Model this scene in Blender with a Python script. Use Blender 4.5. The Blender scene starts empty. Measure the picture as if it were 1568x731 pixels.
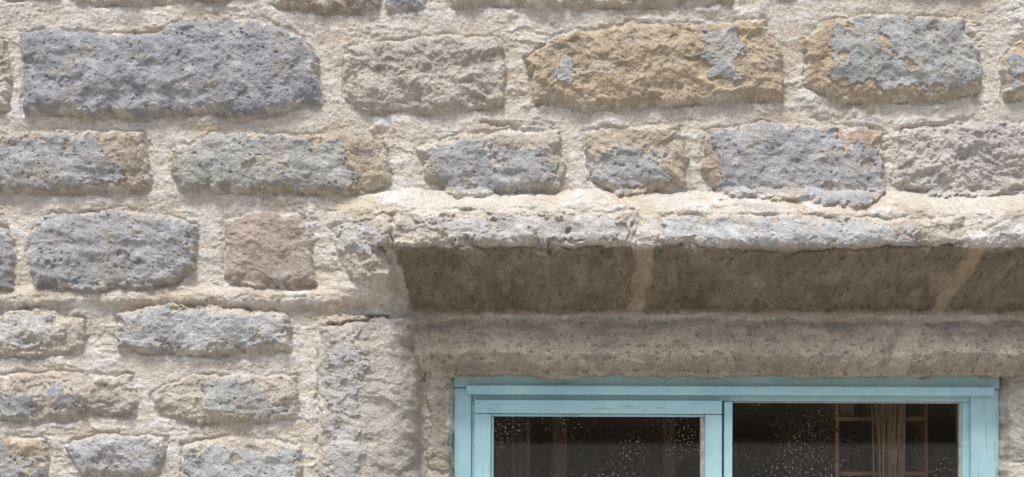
import bpy, math, numpy as np, random
from mathutils import Vector
random.seed(4); rng=np.random.RandomState(7)
sc=bpy.context.scene
S=600.0; D=3.0; ZC=2.1; ZCAM=1.6; VX=784.0; VY=365+(ZC-ZCAM)*S
def lin(c):
    return tuple(((v/255)/12.92 if v/255<=0.04045 else ((v/255+0.055)/1.055)**2.4) for v in c)
# ---------------------------------------------------------------- noise
LAT=256
ANG=rng.rand(8,LAT,LAT).astype(np.float32)*2*np.pi
GX=np.cos(ANG);GY=np.sin(ANG)
def pn(x,y,k=0):
    k=k%8
    xi=np.floor(x).astype(np.int32); yi=np.floor(y).astype(np.int32)
    fx=(x-xi).astype(np.float32); fy=(y-yi).astype(np.float32)
    u=fx*fx*fx*(fx*(fx*6-15)+10); v=fy*fy*fy*(fy*(fy*6-15)+10)
    x0=xi&255; x1=(xi+1)&255; y0=yi&255; y1=(yi+1)&255
    gx=GX[k];gy=GY[k]
    a=gx[y0,x0]*fx+gy[y0,x0]*fy
    b=gx[y0,x1]*(fx-1)+gy[y0,x1]*fy
    c=gx[y1,x0]*fx+gy[y1,x0]*(fy-1)
    d=gx[y1,x1]*(fx-1)+gy[y1,x1]*(fy-1)
    return ((a+(b-a)*u)*(1-v)+(c+(d-c)*u)*v)*1.5
def fbm(x,y,s,o=4,k=0,g=0.5,sy=None):
    sy=sy or s; r=0;a=1;t=0;f=1
    for i in range(o):
        r=r+a*pn(x/s*f+17.3*(i+k),y/sy*f+9.1*(i+2*k),k+i); t+=a; a*=g; f*=2.03
    return r/t
def ridged(x,y,s,o=3,k=0,sy=None):
    sy=sy or s; r=0;a=1;t=0;f=1
    for i in range(o):
        r=r+a*(1-np.abs(pn(x/s*f+5.3*(i+k),y/sy*f+3.1*(i+k),k+i))*2); t+=a;a*=.55;f*=2.1
    return r/t
def ss(a,b,x):
    t=np.clip((x-a)/(b-a),0,1); return t*t*(3-2*t)
def sdf(px,py,poly):
    d=np.full(px.shape,1e12,np.float32); s=np.ones(px.shape,np.float32)
    n=len(poly); j=n-1
    for i in range(n):
        vi=poly[i];vj=poly[j]
        ex=vj[0]-vi[0];ey=vj[1]-vi[1]; wx=px-vi[0];wy=py-vi[1]
        t=np.clip((wx*ex+wy*ey)/(ex*ex+ey*ey+1e-9),0,1)
        bx=wx-ex*t;by=wy-ey*t
        d=np.minimum(d,bx*bx+by*by)
        c1=py>=vi[1];c2=py<vj[1];c3=(ex*wy)>(ey*wx)
        fl=(c1&c2&c3)|(~c1&~c2&~c3)
        s=np.where(fl,-s,s); j=i
    return s*np.sqrt(d)
# ---------------------------------------------------------------- grid
def axis(lo,a,b,hi,st,sp):
    return np.concatenate([np.arange(lo,a,sp),np.arange(a,b,st),np.arange(b,hi,sp)])
xs=axis(-900,-50,1650,2500,1.2,11.0).astype(np.float32)
ys=axis(-800,-50,800,1626,1.2,11.0).astype(np.float32)
X,Y=np.meshgrid(xs,ys)
# macro profile (protrusion, metres)
wob=fbm(X,Y,90,3,1)
Yw=Y+wob*8+fbm(X,Y,22,2,3)*4
Xw=X+fbm(X,Y,80,3,5)*8+fbm(X,Y,20,2,2)*4
hv=np.interp(Yw,[292,304,320,334,374,384,397,462,471,488,500,515,540,556,568,575,700],
               [0,.035,.070,.088,.103,.101,.084,-.068,-.082,-.080,-.058,-.040,-.036,-.052,-.088,-.13,-.13]).astype(np.float32)
hvp=np.maximum(hv,0)
sL=ss(500,600,Xw)*(1-ss(1662,1740,Xw))
end=0.075*ss(500,575,Xw)*(1-ss(1690,1750,Xw))*ss(300,330,Yw)*(1-ss(425,475,Yw))
A=np.where(Yw<386,hvp*sL,0); A=np.maximum(A,end)
A=np.maximum(A,np.where((Yw>484)&(((Xw>486)&(Xw<650))|((Xw>1604)&(Xw<1770))),0.026*np.clip(np.minimum(np.minimum(Xw-486,1770-Xw),40)/30,0,1)**.5,0))
tl=np.clip((Xw-596)/42,0,1); tr=np.clip((1662-Xw)/42,0,1)
t=np.minimum(tl,tr)
round_t=np.where(Yw>480,1-np.sqrt(np.clip(1-t*t,0,1))*1.0,t)
rec=A*(1-round_t)-.08*round_t
low=Yw>386
M=np.where(low&(t>0),np.maximum(hv,rec),A)
inn=(Yw>574)&(t>=1)
M=np.where(inn,-.08-.02*ss(655,690,Xw)*(1-ss(1570,1600,Xw)),M)
M=np.where((Yw>574)&(Xw>684)&(Xw<1575)&(Yw<1190),np.minimum(M,-.10-.05*np.minimum(ss(684,692,Xw),1-ss(1565,1573,Xw))),M)
M=M+fbm(X,Y,300,2,4)*.008
M=M+0.018*ss(434,452,Yw)*(1-ss(458,474,Yw))*(1-ss(560,600,X))
k=D/(D-M)
AX=VX+(X-VX)*k; AY=VY+(Y-VY)*k
WX=AX+fbm(AX,AY,38,3,2)*9+fbm(AX,AY,9,2,3)*3
WY=AY+fbm(AX,AY,38,3,6)*8+fbm(AX,AY,9,2,7)*3
# ---------------------------------------------------------------- colours
MORT=(214,207,194)
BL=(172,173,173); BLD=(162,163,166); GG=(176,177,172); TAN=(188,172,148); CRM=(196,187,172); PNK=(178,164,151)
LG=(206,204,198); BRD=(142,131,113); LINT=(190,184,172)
st=[]
def stone(poly,col,pr=.02,rough=1.,patch=(),cov=.0,pc=BL,kind='s'):
    st.append(dict(poly=poly,col=col,pr=pr,rough=rough,patch=patch,cov=cov,pc=pc,kind=kind))
# row 0
stone([(-70,-90),(90,-90),(95,-6),(-70,-2)],TAN,.02)
stone([(112,-90),(400,-90),(400,-6),(250,4),(115,8)],CRM,.02,cov=.0)
stone([(418,-90),(575,-90),(585,14),(500,20),(420,8)],PNK,.025)
stone([(592,-90),(655,-90),(650,10),(592,22)],BLD,.02)
stone([(690,-90),(1130,-90),(1120,4),(900,12),(690,6)],CRM,.024)
stone([(1150,-90),(1700,-90),(1700,-14),(1400,-8),(1150,-10)],TAN,.02)
# row 1
stone([(33,46),(150,52),(240,50),(275,34),(400,30),(470,58),(488,100),(491,160),(400,178),(330,172),(200,180),(38,172)],BLD,.028,.8,cov=.9,pc=BLD)
stone([(530,72),(600,62),(690,52),(765,60),(775,100),(770,158),(700,170),(560,172),(528,150)],(192,184,172),.022,1.2)
stone([(805,92),(850,52),(960,36),(1080,38),(1170,30),(1198,80),(1202,152),(1050,160),(900,167),(820,160)],TAN,.028,1.0,patch=[[(1078,52),(1125,48),(1138,90),(1120,132),(1085,118),(1070,85)],[(850,95),(880,95),(880,125),(855,125)]],pc=(180,181,180))
stone([(1230,62),(1260,32),(1350,22),(1470,30),(1500,80),(1500,142),(1400,155),(1290,158),(1235,130)],TAN,.028,.8,patch=[[(1268,48),(1350,24),(1465,34),(1500,90),(1498,138),(1400,142),(1300,135),(1270,118)]],pc=(172,176,174))
stone([(1530,92),(1560,62),(1700,60),(1700,150),(1540,152)],TAN,.024,patch=[[(1536,95),(1570,80),(1660,90),(1660,140),(1545,140)]])
stone([(-160,60),(10,62),(18,110),(12,170),(-160,175)],CRM,.012,1.2)
# row 2
stone([(-100,215),(60,203),(150,198),(222,204),(232,250),(230,292),(100,296),(-100,292)],(184,172,155),.025,.9,patch=[[(-60,225),(60,210),(150,205),(165,240),(195,280),(100,291),(-60,290)]])
stone([(265,228),(330,202),(450,206),(560,202),(595,230),(597,285),(540,298),(400,294),(280,292),(262,262)],(184,172,152),.025,.9,patch=[[(267,232),(330,208),(440,208),(520,222),(545,268),(540,296),(400,292),(280,290)]],pc=GG)
stone([(636,228),(700,206),(858,200),(866,250),(857,290),(700,303),(650,272)],CRM,.022,.9,patch=[[(645,228),(690,218),(760,228),(835,232),(852,285),(700,302),(655,262)]])
stone([(896,198),(1040,190),(1052,240),(1048,285),(950,302),(903,276)],(188,176,157),.024,.9,patch=[[(905,250),(950,228),(1010,238),(1030,280),(950,298),(907,275)]])
stone([(1083,202),(1150,190),(1270,192),(1350,200),(1357,300),(1320,314),(1180,305),(1100,296),(1074,262)],(188,170,155),.025,.9,patch=[[(1086,205),(1150,192),(1275,195),(1290,225),(1352,240),(1355,300),(1320,312),(1180,303),(1100,292),(1090,250)]],pc=(174,176,178))
stone([(1383,198),(1480,185),(1640,190),(1640,290),(1450,304),(1368,282)],(194,190,182),.022,1.5)
# row 3
stone([(62,332),(180,320),(298,340),(302,410),(270,437),(150,444),(58,440),(40,392)],BLD,.028,1.0,cov=.8,pc=BL)
stone([(342,337),(400,325),(465,330),(482,370),(483,440),(400,440),(345,427)],PNK,.024,.6)
stone([(-90,345),(10,350),(24,390),(22,440),(-90,442)],BLD,.022)
# hood face + underside
stone([(508,346),(598,326),(602,378),(612,452),(545,434),(518,400)],CRM,.012,1.2,patch=[[(515,348),(560,338),(595,370),(560,385),(520,378)]],pc=LG)
stone([(600,328),(790,320),(972,326),(975,372),(880,378),(700,374),(604,378)],CRM,.008,1.4,patch=[[(640,335),(965,330),(968,372),(700,370)]],pc=LG)
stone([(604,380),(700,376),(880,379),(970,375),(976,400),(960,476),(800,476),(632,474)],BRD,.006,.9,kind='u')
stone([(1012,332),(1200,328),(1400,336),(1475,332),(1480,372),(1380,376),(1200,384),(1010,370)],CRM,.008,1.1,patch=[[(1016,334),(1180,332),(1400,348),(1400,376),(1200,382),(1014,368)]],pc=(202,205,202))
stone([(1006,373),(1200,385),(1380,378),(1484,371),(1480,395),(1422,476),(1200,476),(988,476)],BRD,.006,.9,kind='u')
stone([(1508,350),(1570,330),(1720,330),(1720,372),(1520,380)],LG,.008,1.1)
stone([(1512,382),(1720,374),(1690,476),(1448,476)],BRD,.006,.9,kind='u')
# lintel
stone([(655,492),(900,486),(1200,490),(1384,492),(1362,560),(1350,580),(700,580),(655,560)],LINT,.008,1.1,kind='l')
stone([(1414,494),(1720,490),(1720,580),(1386,580)],LINT,.008,1.1,kind='l')
# rows 4-6
stone([(-90,480),(80,476),(132,490),(130,537),(40,545),(-90,545)],CRM,.018,patch=[[(-60,492),(80,486),(100,515),(60,532),(-60,530)]],pc=LG)
stone([(176,478),(260,462),(440,480),(447,537),(300,542),(180,536)],CRM,.024,patch=[[(180,480),(260,466),(436,486),(442,525),(300,538),(185,532)]],pc=(188,189,189))
stone([(-90,578),(100,570),(203,576),(210,635),(60,644),(-90,638)],CRM,.019,1.2,patch=[[(-20,600),(50,605),(50,640),(-20,636)],[(75,590),(110,590),(120,630),(90,625)]],pc=BL)
stone([(232,602),(300,575),(455,575),(460,640),(300,647),(240,632)],CRM,.019,1.2,patch=[[(310,595),(350,572),(400,590),(440,630),(380,645),(330,632)]],pc=GG)
stone([(100,682),(150,665),(252,668),(246,726),(130,730)],(186,184,179),.022,cov=.6,pc=(186,187,187))
stone([(280,682),(340,668),(460,680),(466,790),(280,790)],CRM,.02,cov=.5,pc=(186,187,185))
stone([(-90,672),(60,670),(75,700),(70,790),(-90,790)],TAN,.018,cov=.3)
stone([(100,752),(250,748),(250,830),(100,830)],CRM,.02,cov=.4)
stone([(490,502),(560,486),(628,490),(648,520),(648,900),(490,900)],(192,185,173),.008,.7,patch=[[(505,530),(545,505),(556,560),(550,640),(562,900),(500,900)]],pc=(194,193,189))
stone([(655,590),(692,590),(692,720),(655,720)],(180,171,155),.003,.8)
stone([(1536,582),(1600,582),(1600,705),(1536,705)],(182,177,167),.003,.8)
# filler courses outside the photographed area
named=list(st)
def bb(p): a=np.array(p); return a[:,0].min(),a[:,1].min(),a[:,0].max(),a[:,1].max()
nb=[bb(s['poly']) for s in named]+[(480,300,1760,1210)]
yy=-800
while yy<1620:
    h=random.uniform(105,150) if yy<700 else random.uniform(95,130)
    xx=-900-random.uniform(0,150)
    while xx<2500:
        w=random.uniform(130,420)
        b=(xx+14,yy+12,xx+w-14,yy+h-12)
        if (b[0]<-60 or b[2]>1640 or b[1]<-50 or b[3]>800) and not any(b[0]<q[2] and b[2]>q[0] and b[1]<q[3] and b[3]>q[1] for q in nb):
            j=lambda:random.uniform(-9,9)
            P=[(b[0]+j(),b[1]+12+j()),(b[0]+25,b[1]+j()),((b[0]+b[2])/2,b[1]+j()),(b[2]-20,b[1]+j()),(b[2]+j(),b[1]+15),(b[2]+j(),b[3]-12),(b[2]-22,b[3]+j()),((b[0]+b[2])/2,b[3]+j()),(b[0]+20,b[3]+j()),(b[0]+j(),b[3]-14)]
            stone(P,random.choice([TAN,CRM,PNK,BL]),.026,cov=random.uniform(.2,.9))
        xx+=w
    yy+=h
# ---------------------------------------------------------------- shared noise fields
f60=fbm(X,Y,60,4,1); f14=fbm(X,Y,15,4,2); f6=fbm(X,Y,6.5,3,5); rg=ridged(X,Y,26,3,3)
f3=pn(X/3.4,Y/3.4,6)
st1=fbm(X+f60*25,Y+f60*14,80,4,6,sy=17)
fac=ridged(X+f60*30,Y+f60*30,85,3,5,sy=48)
def terr(n,q): 
    a=n*q; fl=np.floor(a); fr=a-fl; return (fl+ss(.35,.65,fr))/q
fl1=terr(fbm(X,Y,46,5,4,g=.55),6)
mfl=ss(-.1,.2,fbm(X,Y,120,3,2))
H=.0070*f60+.0030*f14+.0022*f6+.0035*st1+.0007*f3+.010*mfl*terr(st1*.5+f60*.6+f14*.2,5)
crk=pn((X+f60*60)/210,(Y+f60*22)/24,4); crm=ss(.28,.45,fbm(X,Y,160,2,3))
H-=.004*np.exp(-(crk/.018)**2)*crm
C=np.empty(X.shape+(3,),np.float32); C[:]=lin(MORT)
warm=np.array(lin((202,187,165))); white=np.array(lin((234,231,225))); grey=np.array(lin((178,174,166)))
def mix(C,c,m): return C+(np.asarray(c,np.float32)-C)*m[...,None]
C=mix(C,warm,ss(0,.45,fbm(X,Y,110,4,2)+.08)*.65)
C=mix(C,white,ss(.03,.35,st1*.6+f14*.4+f60*.35)*.8)
C=mix(C,grey,ss(.1,.5,fbm(X,Y,36,4,7))*.5)
base=C.copy()
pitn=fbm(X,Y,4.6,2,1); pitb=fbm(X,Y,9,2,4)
# stones
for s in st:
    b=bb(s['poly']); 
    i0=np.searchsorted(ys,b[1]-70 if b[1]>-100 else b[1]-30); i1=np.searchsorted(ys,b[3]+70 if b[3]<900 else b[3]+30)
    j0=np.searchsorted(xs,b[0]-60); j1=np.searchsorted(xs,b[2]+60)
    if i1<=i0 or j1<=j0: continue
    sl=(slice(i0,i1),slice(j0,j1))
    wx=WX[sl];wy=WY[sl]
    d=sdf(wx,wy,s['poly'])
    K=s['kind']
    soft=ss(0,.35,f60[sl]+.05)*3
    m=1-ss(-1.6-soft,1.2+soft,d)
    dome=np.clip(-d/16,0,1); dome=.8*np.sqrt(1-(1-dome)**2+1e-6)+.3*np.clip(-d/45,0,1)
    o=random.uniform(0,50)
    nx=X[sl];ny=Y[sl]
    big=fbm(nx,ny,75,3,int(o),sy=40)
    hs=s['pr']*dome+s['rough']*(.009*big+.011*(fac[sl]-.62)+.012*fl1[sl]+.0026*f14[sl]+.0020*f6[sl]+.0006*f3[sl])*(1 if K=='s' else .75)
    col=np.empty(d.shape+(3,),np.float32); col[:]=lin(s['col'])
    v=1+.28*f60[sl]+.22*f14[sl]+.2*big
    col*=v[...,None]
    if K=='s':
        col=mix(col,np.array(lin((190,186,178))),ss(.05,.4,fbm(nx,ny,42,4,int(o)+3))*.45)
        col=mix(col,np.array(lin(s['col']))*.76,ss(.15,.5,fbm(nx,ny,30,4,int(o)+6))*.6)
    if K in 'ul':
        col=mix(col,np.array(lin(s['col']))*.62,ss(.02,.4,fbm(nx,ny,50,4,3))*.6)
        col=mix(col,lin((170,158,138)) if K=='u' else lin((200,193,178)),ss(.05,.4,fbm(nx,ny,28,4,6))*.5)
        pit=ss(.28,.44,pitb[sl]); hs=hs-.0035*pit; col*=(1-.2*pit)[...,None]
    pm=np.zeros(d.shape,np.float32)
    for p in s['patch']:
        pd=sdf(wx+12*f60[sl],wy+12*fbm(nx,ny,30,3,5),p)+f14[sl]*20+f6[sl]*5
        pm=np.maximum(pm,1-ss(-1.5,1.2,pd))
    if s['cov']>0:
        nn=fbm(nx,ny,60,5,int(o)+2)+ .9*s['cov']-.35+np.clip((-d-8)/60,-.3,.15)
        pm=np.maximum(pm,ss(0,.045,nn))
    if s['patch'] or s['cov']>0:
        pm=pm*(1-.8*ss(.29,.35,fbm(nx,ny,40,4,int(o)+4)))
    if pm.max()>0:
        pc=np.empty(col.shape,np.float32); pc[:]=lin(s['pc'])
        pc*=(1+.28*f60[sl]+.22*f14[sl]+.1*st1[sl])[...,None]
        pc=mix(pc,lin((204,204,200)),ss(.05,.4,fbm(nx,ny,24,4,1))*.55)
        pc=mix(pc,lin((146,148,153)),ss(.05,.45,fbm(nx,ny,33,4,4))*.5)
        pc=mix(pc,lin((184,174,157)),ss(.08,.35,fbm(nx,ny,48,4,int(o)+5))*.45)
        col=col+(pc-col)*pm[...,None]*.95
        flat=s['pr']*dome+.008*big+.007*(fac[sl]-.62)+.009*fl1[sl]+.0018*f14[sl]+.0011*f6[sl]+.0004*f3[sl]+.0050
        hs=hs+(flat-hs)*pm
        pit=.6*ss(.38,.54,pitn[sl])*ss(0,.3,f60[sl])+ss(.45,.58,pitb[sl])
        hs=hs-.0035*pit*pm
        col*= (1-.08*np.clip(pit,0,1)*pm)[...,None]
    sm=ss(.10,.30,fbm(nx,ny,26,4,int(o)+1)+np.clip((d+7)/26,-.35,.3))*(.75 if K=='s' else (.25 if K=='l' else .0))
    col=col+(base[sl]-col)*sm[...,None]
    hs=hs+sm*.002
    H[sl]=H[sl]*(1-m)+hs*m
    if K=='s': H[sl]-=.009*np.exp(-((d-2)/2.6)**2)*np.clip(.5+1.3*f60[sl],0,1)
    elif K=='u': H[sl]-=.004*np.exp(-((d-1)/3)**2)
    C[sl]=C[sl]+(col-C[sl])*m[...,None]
for pl,wd,dp in [([(506,499),(540,492),(592,484)],1.8,.014),([(735,191),(788,195)],2.5,.008)]:
    for a,b in zip(pl,pl[1:]):
        i0,i1=np.searchsorted(ys,[min(a[1],b[1])-25,max(a[1],b[1])+25]);j0,j1=np.searchsorted(xs,[min(a[0],b[0])-20,max(a[0],b[0])+20])
        sl=(slice(i0,i1),slice(j0,j1)); px=AX[sl]+f14[sl]*8;py=AY[sl]+f60[sl]*12+f14[sl]*7
        ex,ey=b[0]-a[0],b[1]-a[1];tt=np.clip(((px-a[0])*ex+(py-a[1])*ey)/(ex*ex+ey*ey),0,1)
        dd=np.hypot(px-a[0]-ex*tt,py-a[1]-ey*tt)
        H[sl]-=dp*np.exp(-(dd/wd)**2)
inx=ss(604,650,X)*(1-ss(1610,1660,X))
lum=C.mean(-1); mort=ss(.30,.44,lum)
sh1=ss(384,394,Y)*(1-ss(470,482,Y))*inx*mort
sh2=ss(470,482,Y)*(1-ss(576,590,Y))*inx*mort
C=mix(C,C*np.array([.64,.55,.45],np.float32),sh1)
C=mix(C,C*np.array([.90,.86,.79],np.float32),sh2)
C*=(1+.14*f6+.10*f3)[...,None]
C*=np.array([1.0,1.0,1.025],np.float32)
C=np.clip(C,.02,.76)
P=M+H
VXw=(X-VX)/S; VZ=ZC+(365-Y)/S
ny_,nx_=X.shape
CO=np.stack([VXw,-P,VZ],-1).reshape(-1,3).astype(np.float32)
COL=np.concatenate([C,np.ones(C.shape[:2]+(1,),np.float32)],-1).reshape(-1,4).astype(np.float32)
I=np.arange(ny_*nx_).reshape(ny_,nx_)
Q=np.stack([I[:-1,:-1],I[1:,:-1],I[1:,1:],I[:-1,1:]],-1)
cx=(X[:-1,:-1]+X[1:,1:])/2; cy=(Y[:-1,:-1]+Y[1:,1:])/2
HX0,HX1,HY0,HY1=700,1556,579,1186
hole=(cx>HX0)&(cx<HX1)&(cy>HY0)&(cy<HY1)
ax=(AX[:-1,:-1]); ay=AY[:-1,:-1]
R=np.zeros(cx.shape,int)
R[(ax>505)&(ax<1740)&(ay>318)&(ay<472)&~((ax<612)&(ay>452))]=1
R[(ax>650)&(ax<1640)&(ay>=472)&(cy<579)]=2
R[(((ax>486)&(ax<=650))|((ax>=1640)&(ax<1770)))&(ay>=484)&(cy<1190)]=3
R[hole]=-1
def submesh(name,rid,mat):
    q=Q[R==rid].reshape(-1,4); u,inv=np.unique(q,return_inverse=True); inv=inv.reshape(-1)
    me=bpy.data.meshes.new(name); me.vertices.add(len(u)); me.vertices.foreach_set('co',CO[u].ravel())
    nf=len(q); me.loops.add(nf*4); me.loops.foreach_set('vertex_index',inv.astype(np.int32))
    me.polygons.add(nf); me.polygons.foreach_set('loop_start',np.arange(0,nf*4,4,dtype=np.int32))
    try: me.polygons.foreach_set('loop_total',np.full(nf,4,np.int32))
    except Exception: pass
    me.update(calc_edges=True)
    a=me.color_attributes.new('StoneCol','FLOAT_COLOR','POINT'); a.data.foreach_set('color',COL[u].ravel())
    me.polygons.foreach_set('use_smooth',np.ones(nf,bool)); me.materials.append(mat)
    ob=bpy.data.objects.new(name,me); sc.collection.objects.link(ob); return ob
# ---------------------------------------------------------------- materials
def newmat(n):
    m=bpy.data.materials.new(n); m.use_nodes=True; nt=m.node_tree; b=nt.nodes['Principled BSDF']; return m,nt,b
def N(nt,t,**kw):
    n=nt.nodes.new(t)
    for a,v in kw.items():
        if a in n.inputs.keys(): n.inputs[a].default_value=v
        else: setattr(n,a,v)
    return n
def stone_mat():
    m,nt,b=newmat('weathered_sandstone'); L=nt.links.new
    at=N(nt,'ShaderNodeAttribute',attribute_name='StoneCol'); tc=N(nt,'ShaderNodeTexCoord')
    n1=N(nt,'ShaderNodeTexNoise',Scale=300.,Detail=3.,Roughness=.7); n2=N(nt,'ShaderNodeTexNoise',Scale=140.,Detail=5.,Roughness=.65)
    L(tc.outputs['Object'],n1.inputs['Vector']);L(tc.outputs['Object'],n2.inputs['Vector'])
    r=N(nt,'ShaderNodeMapRange'); r.inputs['From Min'].default_value=.3;r.inputs['From Max'].default_value=.7;r.inputs['To Min'].default_value=.70;r.inputs['To Max'].default_value=1.28
    L(n1.outputs['Fac'],r.inputs['Value'])
    mx=N(nt,'ShaderNodeVectorMath',operation='SCALE'); L(at.outputs['Color'],mx.inputs[0]); L(r.outputs['Result'],mx.inputs['Scale'])
    L(mx.outputs['Vector'],b.inputs['Base Color']); b.inputs['Roughness'].default_value=.95; b.inputs['Specular IOR Level'].default_value=.15
    ad=N(nt,'ShaderNodeMath',operation='ADD'); L(n1.outputs['Fac'],ad.inputs[0]);L(n2.outputs['Fac'],ad.inputs[1])
    bp=N(nt,'ShaderNodeBump',Strength=1.,Distance=.005); L(ad.outputs[0],bp.inputs['Height']); L(bp.outputs['Normal'],b.inputs['Normal'])
    return m
SM=stone_mat()
submesh('stone_wall',0,SM); submesh('hood_mould',1,SM); submesh('stone_lintel',2,SM); submesh('stone_window_jamb',3,SM)
def simple(name,col,rough=.7,var=.25,scale=30,bump=.002,stretch=(1,1,1),spec=.3):
    m,nt,b=newmat(name); L=nt.links.new
    tc=N(nt,'ShaderNodeTexCoord'); mp=N(nt,'ShaderNodeMapping'); mp.inputs['Scale'].default_value=stretch
    n=N(nt,'ShaderNodeTexNoise',Scale=float(scale),Detail=6.,Roughness=.6); L(tc.outputs['Object'],mp.inputs[0]);L(mp.outputs[0],n.inputs['Vector'])
    cr=N(nt,'ShaderNodeValToRGB'); c=lin(col); cr.color_ramp.elements[0].position=.3;cr.color_ramp.elements[1].position=.7
    cr.color_ramp.elements[0].color=(*[v*(1-var) for v in c],1);cr.color_ramp.elements[1].color=(*[min(1,v*(1+var)) for v in c],1)
    L(n.outputs['Fac'],cr.inputs[0]);L(cr.outputs[0],b.inputs['Base Color']); b.inputs['Roughness'].default_value=rough; b.inputs['Specular IOR Level'].default_value=spec
    bp=N(nt,'ShaderNodeBump',Strength=.5,Distance=bump); L(n.outputs['Fac'],bp.inputs['Height']);L(bp.outputs[0],b.inputs['Normal'])
    return m
def paint(name,st_):
    m,nt,b=newmat(name); L=nt.links.new
    tc=N(nt,'ShaderNodeTexCoord'); mp=N(nt,'ShaderNodeMapping'); mp.inputs['Scale'].default_value=st_
    L(tc.outputs['Object'],mp.inputs[0])
    n=N(nt,'ShaderNodeTexNoise',Scale=9.,Detail=7.,Roughness=.65);L(tc.outputs['Object'],n.inputs['Vector'])
    g=N(nt,'ShaderNodeTexNoise',Scale=110.,Detail=5.,Roughness=.7);L(mp.outputs[0],g.inputs['Vector'])
    cr=N(nt,'ShaderNodeValToRGB'); e=cr.color_ramp.elements; e[0].position=.3;e[1].position=.72
    e[0].color=(*lin((150,194,205)),1);e[1].color=(*lin((178,213,220)),1); L(n.outputs['Fac'],cr.inputs[0])
    c2=N(nt,'ShaderNodeValToRGB'); e=c2.color_ramp.elements; e[0].position=.59;e[1].position=.68; e[0].color=(0,0,0,1);e[1].color=(.55,.55,.55,1); L(g.outputs['Fac'],c2.inputs[0])
    mx=N(nt,'ShaderNodeMix',data_type='RGBA'); L(c2.outputs[0],mx.inputs[0]);L(cr.outputs[0],mx.inputs[6]);mx.inputs[7].default_value=(*lin((112,126,118)),1)
    L(mx.outputs[2],b.inputs['Base Color']); b.inputs['Roughness'].default_value=.45
    bp=N(nt,'ShaderNodeBump',Strength=.8,Distance=.002);L(g.outputs['Fac'],bp.inputs['Height']);L(bp.outputs[0],b.inputs['Normal'])
    return m
def glass():
    m,nt,b=newmat('window_glass'); L=nt.links.new; nt.nodes.remove(b); out=nt.nodes['Material Output']
    tr=N(nt,'ShaderNodeBsdfTransparent'); tr.inputs[0].default_value=(.88,.88,.86,1)
    gl=N(nt,'ShaderNodeBsdfGlossy'); gl.inputs['Roughness'].default_value=.03
    fr=N(nt,'ShaderNodeFresnel',IOR=1.45); mx=N(nt,'ShaderNodeMixShader'); L(fr.outputs[0],mx.inputs[0]);L(tr.outputs[0],mx.inputs[1]);L(gl.outputs[0],mx.inputs[2])
    tc=N(nt,'ShaderNodeTexCoord'); v=N(nt,'ShaderNodeTexVoronoi',Scale=110.); L(tc.outputs['Object'],v.inputs['Vector'])
    n=N(nt,'ShaderNodeTexNoise',Scale=7.,Detail=4.);L(tc.outputs['Object'],n.inputs['Vector'])
    lt=N(nt,'ShaderNodeMath',operation='LESS_THAN'); lt.inputs[1].default_value=.24; L(v.outputs['Distance'],lt.inputs[0])
    gt=N(nt,'ShaderNodeMapRange'); gt.inputs[1].default_value=.44;gt.inputs[2].default_value=.62;gt.inputs[4].default_value=.4; L(n.outputs['Fac'],gt.inputs[0])
    mu=N(nt,'ShaderNodeMath',operation='MULTIPLY');L(lt.outputs[0],mu.inputs[0]);L(gt.outputs[0],mu.inputs[1])
    df=N(nt,'ShaderNodeBsdfDiffuse');df.inputs[0].default_value=(.45,.36,.30,1)
    m2=N(nt,'ShaderNodeMixShader');L(mu.outputs[0],m2.inputs[0]);L(mx.outputs[0],m2.inputs[1]);L(df.outputs[0],m2.inputs[2]);L(m2.outputs[0],out.inputs[0])
    return m
PAINT=paint('weathered_blue_paint',(.08,1,1)); PAINTV=paint('weathered_blue_paint_vertical',(1,1,.08)); GLASS=glass()
BEAD=simple('grimy_glazing_putty',(170,170,160),.7,.4,60)
def W(px,py,d):
    f=(D+d)/D; return ((px-VX)/S*f, d, ZCAM+((365-py)/S+ZC-ZCAM)*f)
def empty(n,loc=(0,0,0)):
    e=bpy.data.objects.new(n,None); e.location=loc; sc.collection.objects.link(e); return e
def rawbox(name,lo,hi,mat,parent=None,bev=.003,seg=2):
    v=[(x,y,z) for x in(lo[0],hi[0]) for y in(lo[1],hi[1]) for z in(lo[2],hi[2])]
    f=[(0,1,3,2),(4,6,7,5),(0,4,5,1),(2,3,7,6),(0,2,6,4),(1,5,7,3)]
    me=bpy.data.meshes.new(name);me.from_pydata(v,[],f);me.update();me.materials.append(mat)
    ob=bpy.data.objects.new(name,me);sc.collection.objects.link(ob)
    if bev: 
        b=ob.modifiers.new('b','BEVEL');b.width=bev;b.segments=seg
        me.polygons.foreach_set('use_smooth',[True]*6); b.harden_normals=True
    if parent: ob.parent=parent
    return ob
def box(name,x0,y0,x1,y1,d,th,mat,parent,bev=.003):
    a=W(x0,y1,d);b=W(x1,y0,d); return rawbox(name,(a[0],d,a[2]),(b[0],d+th,b[2]),mat,parent,bev)
win=empty('window')
YB=1176
box('frame_head',694,571,1531,594,.140,.07,PAINT,win,.003)
box('frame_stile_left',695,594.6,722,YB,.141,.07,PAINTV,win,.004)
box('frame_rebate_left',722.4,614.5,730,YB-31,.150,.05,PAINTV,win,.001)
box('frame_stile_right',1487,594.6,1530,YB,.141,.07,PAINTV,win,.004)
box('frame_sill',722.6,YB-30,1486.4,YB,.141,.07,PAINT,win,.004)
box('drip_rail',713,590,1524,605,.118,.021,PAINT,win,.005)
box('frame_rebate_head',722.6,594.8,1486.5,614,.152,.05,PAINT,win,.002)
box('frame_mullion',1109,614.5,1122,YB-30.5,.140,.06,PAINTV,win,.003)
box('frame_rebate_right',1474,614.5,1486.4,YB-30.5,.155,.05,PAINTV,win,.002)
box('sash_top_rail',726,613,1106,634,.134,.04,PAINT,win,.003)
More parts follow.
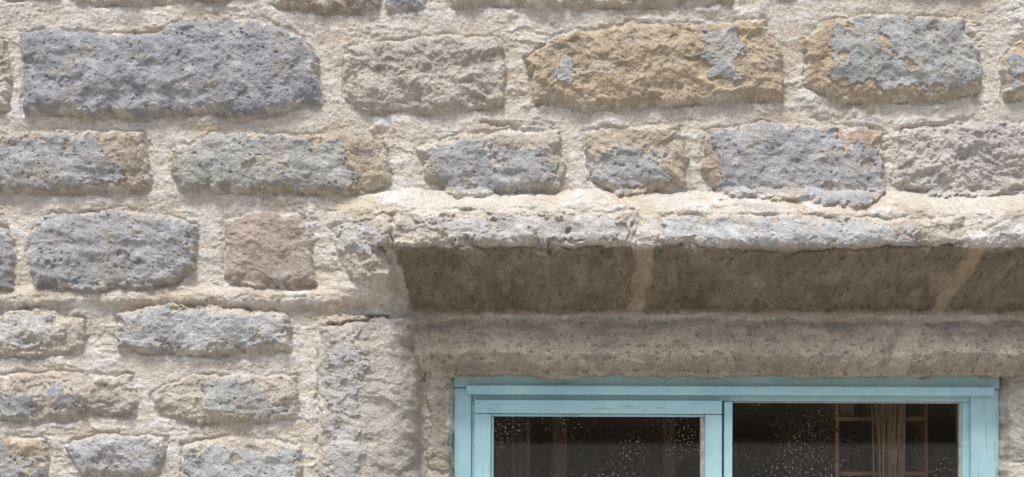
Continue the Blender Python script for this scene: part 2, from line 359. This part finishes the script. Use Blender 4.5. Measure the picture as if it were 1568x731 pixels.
box('sash_stile_left',726,634.6,752,YB-36,.135,.013,PAINTV,win,.003)
box('sash_stile_left_back',731,634.6,752,YB-36,.1483,.026,PAINTV,win,.001)
box('sash_stile_right',1080,634.6,1106,YB-36,.135,.04,PAINTV,win,.003)
box('sash_bottom_rail',752.5,YB-70,1079.5,YB-36,.135,.04,PAINT,win,.003)
box('sash_bead_top',752.4,634.6,1079.6,638.5,.146,.02,PAINT,win,.001)
box('sash_bead_left',752.4,639,756,YB-71,.146,.02,PAINTV,win,.001)
box('sash_bead_right',1073,639,1079.6,YB-71,.146,.02,BEAD,win,.001)
box('glazing_bead_right',1469,614.6,1473.6,YB-31,.158,.02,BEAD,win,.001)
box('glazing_bead_top',1122.6,614.6,1468.6,616.5,.158,.02,BEAD,win,.0005)
box('glass_left',756.5,639,1072.5,YB-71,.160,.002,GLASS,win,0)
box('glass_right',1122.8,617,1468.5,YB-31,.168,.002,GLASS,win,0)
c=Vector(W(1113,640,.14)); th=math.radians(.2)
win.rotation_euler=(0,th,0)
win.location=(c.x-(c.x*math.cos(th)+c.z*math.sin(th)),0,c.z-(-c.x*math.sin(th)+c.z*math.cos(th)))
SILL=simple('sandstone_sill',(170,160,142),.95,.3,25,.004)
a=W(680,1250,0);b2=W(1590,1186,0)
rawbox('window_sill',(a[0],-.06,a[2]),(b2[0],.19,b2[2]),SILL,None,.012,3)
# ---------------------------------------------------------------- room behind the window
WALLM=simple('brown_plaster',(92,72,58),.9,.3,6)
WOOD=simple('shelf_wood',(198,150,118),.6,.3,14,.001,(1,1,8)); DWOOD=simple('dark_wood',(112,74,54),.55,.35,14,.001,(6,6,1))
BACKW=simple('shelf_back_board',(62,48,40),.7,.35,14,.001,(6,6,1))
room=empty('room_interior')
x0,x1,y0,y1,z0,z1=-.9,2.2,.215,2.4,.02,2.45
def quad(n,pts,mat,par):
    me=bpy.data.meshes.new(n);me.from_pydata(pts,[],[(0,1,2,3)]);me.materials.append(mat);o=bpy.data.objects.new(n,me);sc.collection.objects.link(o);o.parent=par
quad('back_wall',[(x0,y1,z0),(x1,y1,z0),(x1,y1,z1),(x0,y1,z1)],WALLM,room)
quad('left_wall',[(x0,y0,z0),(x0,y1,z0),(x0,y1,z1),(x0,y0,z1)],WALLM,room)
quad('right_wall',[(x1,y0,z0),(x1,y1,z0),(x1,y1,z1),(x1,y0,z1)],WALLM,room)
quad('ceiling',[(x0,y0,z1),(x1,y0,z1),(x1,y1,z1),(x0,y1,z1)],WALLM,room)
quad('room_floor',[(x0,y0,z0),(x1,y0,z0),(x1,y1,z0),(x0,y1,z0)],DWOOD,room)
shelf=empty('bookshelf'); d=.44
box('upright_left',1279,560,1285,1500,d,.20,WOOD,shelf,.002)
box('upright_right',1416,560,1421,1500,d,.20,WOOD,shelf,.002)
for i,yv in enumerate((560,638,722,810,900)):
    box('shelf_board_%d'%i,1285.3,yv,1415.7,yv+6,d+.002,.195,WOOD,shelf,.001)
box('shelf_back',1285.3,567,1415.7,1500,d+.198,.005,BACKW,shelf,0)
bc=[(70,80,96),(140,112,80),(96,52,44),(70,76,58),(160,150,134),(64,56,70),(120,84,54),(44,44,48)]
bm_=[simple('book_cover_%d'%i,c,.6,.15) for i,c in enumerate(bc)]
for row,yb in ((0,638),(1,722),(2,810)):
    xb=1287
    while xb<1412:
        w=random.uniform(5,12);hh=random.uniform(34,60)
        if xb+w<1415 and not(row==1 and random.random()<.7): box('book',xb,yb-hh,xb+w-.6,yb-.5,d+.02+random.uniform(0,.03),.14,random.choice(bm_),shelf,.001)
        xb+=w
def tubes(name,paths,rad,mat,parent=None):
    cu=bpy.data.curves.new(name,'CURVE');cu.dimensions='3D';cu.bevel_depth=rad;cu.bevel_resolution=1
    for p in paths:
        sp=cu.splines.new('POLY');sp.points.add(len(p)-1)
        for i,q in enumerate(p): sp.points[i].co=(*q,1);sp.points[i].radius=1-.4*i/len(p)
    cu.materials.append(mat);o=bpy.data.objects.new(name,cu);sc.collection.objects.link(o)
    if parent:o.parent=parent
    return o
REED=simple('dried_reed',(196,166,138),.8,.3,40)
base=Vector(W(1362,830,.33)); paths=[]
for i in range(70):
    a=random.uniform(0,6.28);r=random.random()**.5
    b0=base+Vector((math.cos(a)*.028*r,math.sin(a)*.02*r,0)); top=base+Vector((math.cos(a)*.05*r,math.sin(a)*.04*r,.40+random.uniform(-.03,.08)))
    mid=(b0*.5+top*.5)+Vector((random.uniform(-.012,.012),0,0))
    paths.append([b0,mid,top])
reeds=empty('dried_reed_bundle'); tubes('stems',paths,.0017,REED,reeds)
import bmesh
def lathe(name,prof,loc,mat,parent):
    me=bpy.data.meshes.new(name);bm=bmesh.new();n=24;rings=[]
    for r,z in prof: rings.append([bm.verts.new((loc[0]+r*math.cos(6.2832*i/n),loc[1]+r*math.sin(6.2832*i/n),loc[2]+z)) for i in range(n)])
    for a,b in zip(rings,rings[1:]):
        for i in range(n): bm.faces.new((a[i],a[(i+1)%n],b[(i+1)%n],b[i])).smooth=True
    bm.faces.new(rings[0]);bm.to_mesh(me);me.materials.append(mat);o=bpy.data.objects.new(name,me);sc.collection.objects.link(o);o.parent=parent
lathe('vase',[(.04,-.3),(.06,-.2),(.055,-.1),(.03,-.03),(.036,.02)],base,simple('glazed_vase',(70,60,52),.3),reeds)
LEAF=simple('dark_leaf',(92,86,64),.6,.4,30)
plant=empty('houseplant'); pb=Vector(W(1232,760,.36)); lp=[];verts=[];faces=[]
for i in range(46):
    a=random.uniform(0,6.28);L_=random.uniform(.16,.30);out=random.uniform(.02,.11);p=[]
    for j in range(6):
        t_=j/5;p.append(pb+Vector((math.cos(a)*out*t_**1.5,math.sin(a)*out*.6*t_**1.5,L_*t_-.1*out*t_*t_)))
    lp.append(p)
    for j in range(1,6):
        for k_ in range(4):
            c_=p[j]+Vector([random.uniform(-.02,.02) for _ in range(3)]);u=Vector([random.gauss(0,1) for _ in range(3)]).normalized();w_=u.orthogonal().normalized()
            s_=random.uniform(.008,.018);n0=len(verts);verts+=[c_-u*s_,c_+w_*s_*.35,c_+u*s_,c_-w_*s_*.35];faces.append((n0,n0+1,n0+2,n0+3))
tubes('plant_stems',lp,.0012,LEAF,plant)
me=bpy.data.meshes.new('leaves');me.from_pydata(verts,[],faces);me.materials.append(LEAF);o=bpy.data.objects.new('leaves',me);sc.collection.objects.link(o);o.parent=plant
lathe('pot',[(.05,-.14),(.07,0),(.064,0.0)],pb,simple('terracotta',(130,75,50),.8),plant)
CUR=simple('brown_curtain',(106,94,84),.95,.2,60,.001)
def curtain(name,px0,px1,d,par):
    a=W(px0,600,d);b=W(px1,600,d);v=[];f=[];n=60
    for i in range(n+1):
        u=i/n;x=a[0]+(b[0]-a[0])*u;y=d+.018*math.sin(u*(b[0]-a[0])*150)+.006*math.sin(u*31)
        v+=[(x,y,.9),(x,y,2.1)]
        if i:f.append((2*i-2,2*i,2*i+1,2*i-1))
    me=bpy.data.meshes.new(name);me.from_pydata(v,[],f);me.materials.append(CUR);me.polygons.foreach_set('use_smooth',[True]*len(f));o=bpy.data.objects.new(name,me);sc.collection.objects.link(o);o.parent=par
cur=empty('curtain');curtain('cloth',700,812,.28,cur)
cab=empty('wooden_cabinet')
box('cabinet_post_left',846,560,868,1500,.45,.05,DWOOD,cab,.004)
box('cabinet_post_right',1015,560,1035,1500,.55,.05,DWOOD,cab,.004)
box('cabinet_top',868.5,560,1014.5,592,.55,.4,DWOOD,cab,.004)
box('cabinet_back',868.5,593,1014.5,1500,1.0,.02,BACKW,cab,.0)
for i,yv in enumerate((760,890)): box('cabinet_shelf_%d'%i,868.5,yv,1014.5,yv+7,.57,.27,DWOOD,cab,.002)
# ---------------------------------------------------------------- ground
GR=simple('worn_flagstones',(162,157,148),.9,.35,3,.01)
me=bpy.data.meshes.new('ground');me.from_pydata([(-200,-200,0),(200,-200,0),(200,200,0),(-200,200,0)],[],[(0,1,2,3)]);me.materials.append(GR)
o=bpy.data.objects.new('ground',me);sc.collection.objects.link(o)
# ---------------------------------------------------------------- light
w=bpy.data.worlds.new('World');sc.world=w;w.use_nodes=True;nt=w.node_tree
sky=nt.nodes.new('ShaderNodeTexSky');sky.sky_type='NISHITA';sky.sun_disc=False;EL=63;AZ=18
sky.sun_elevation=math.radians(EL);sky.sun_rotation=math.radians(180+AZ);sky.dust_density=4;sky.air_density=1.0;sky.ozone_density=.8
bg=nt.nodes['Background'];nt.links.new(sky.outputs[0],bg.inputs[0]);bg.inputs[1].default_value=.15
l=bpy.data.lights.new('sun','SUN');l.energy=3.4;l.angle=math.radians(15);l.color=(1,.985,.955)
lo=bpy.data.objects.new('sun',l);sc.collection.objects.link(lo);lo.rotation_euler=(math.radians(90-EL),0,math.radians(-AZ));lo.location=(0,-5,6)
# ---------------------------------------------------------------- camera
cd=bpy.data.cameras.new('camera');cam=bpy.data.objects.new('camera',cd);sc.collection.objects.link(cam)
cam.location=(0,-D,ZCAM);cam.rotation_euler=(math.radians(90),0,0);cd.sensor_width=36;cd.lens=36*D/(1568/S);cd.shift_y=(ZC-ZCAM)/(1568/S);cd.clip_end=1000;cd.clip_start=.05
sc.camera=cam
sc.view_settings.view_transform='Standard';sc.view_settings.look='None';sc.view_settings.exposure=0
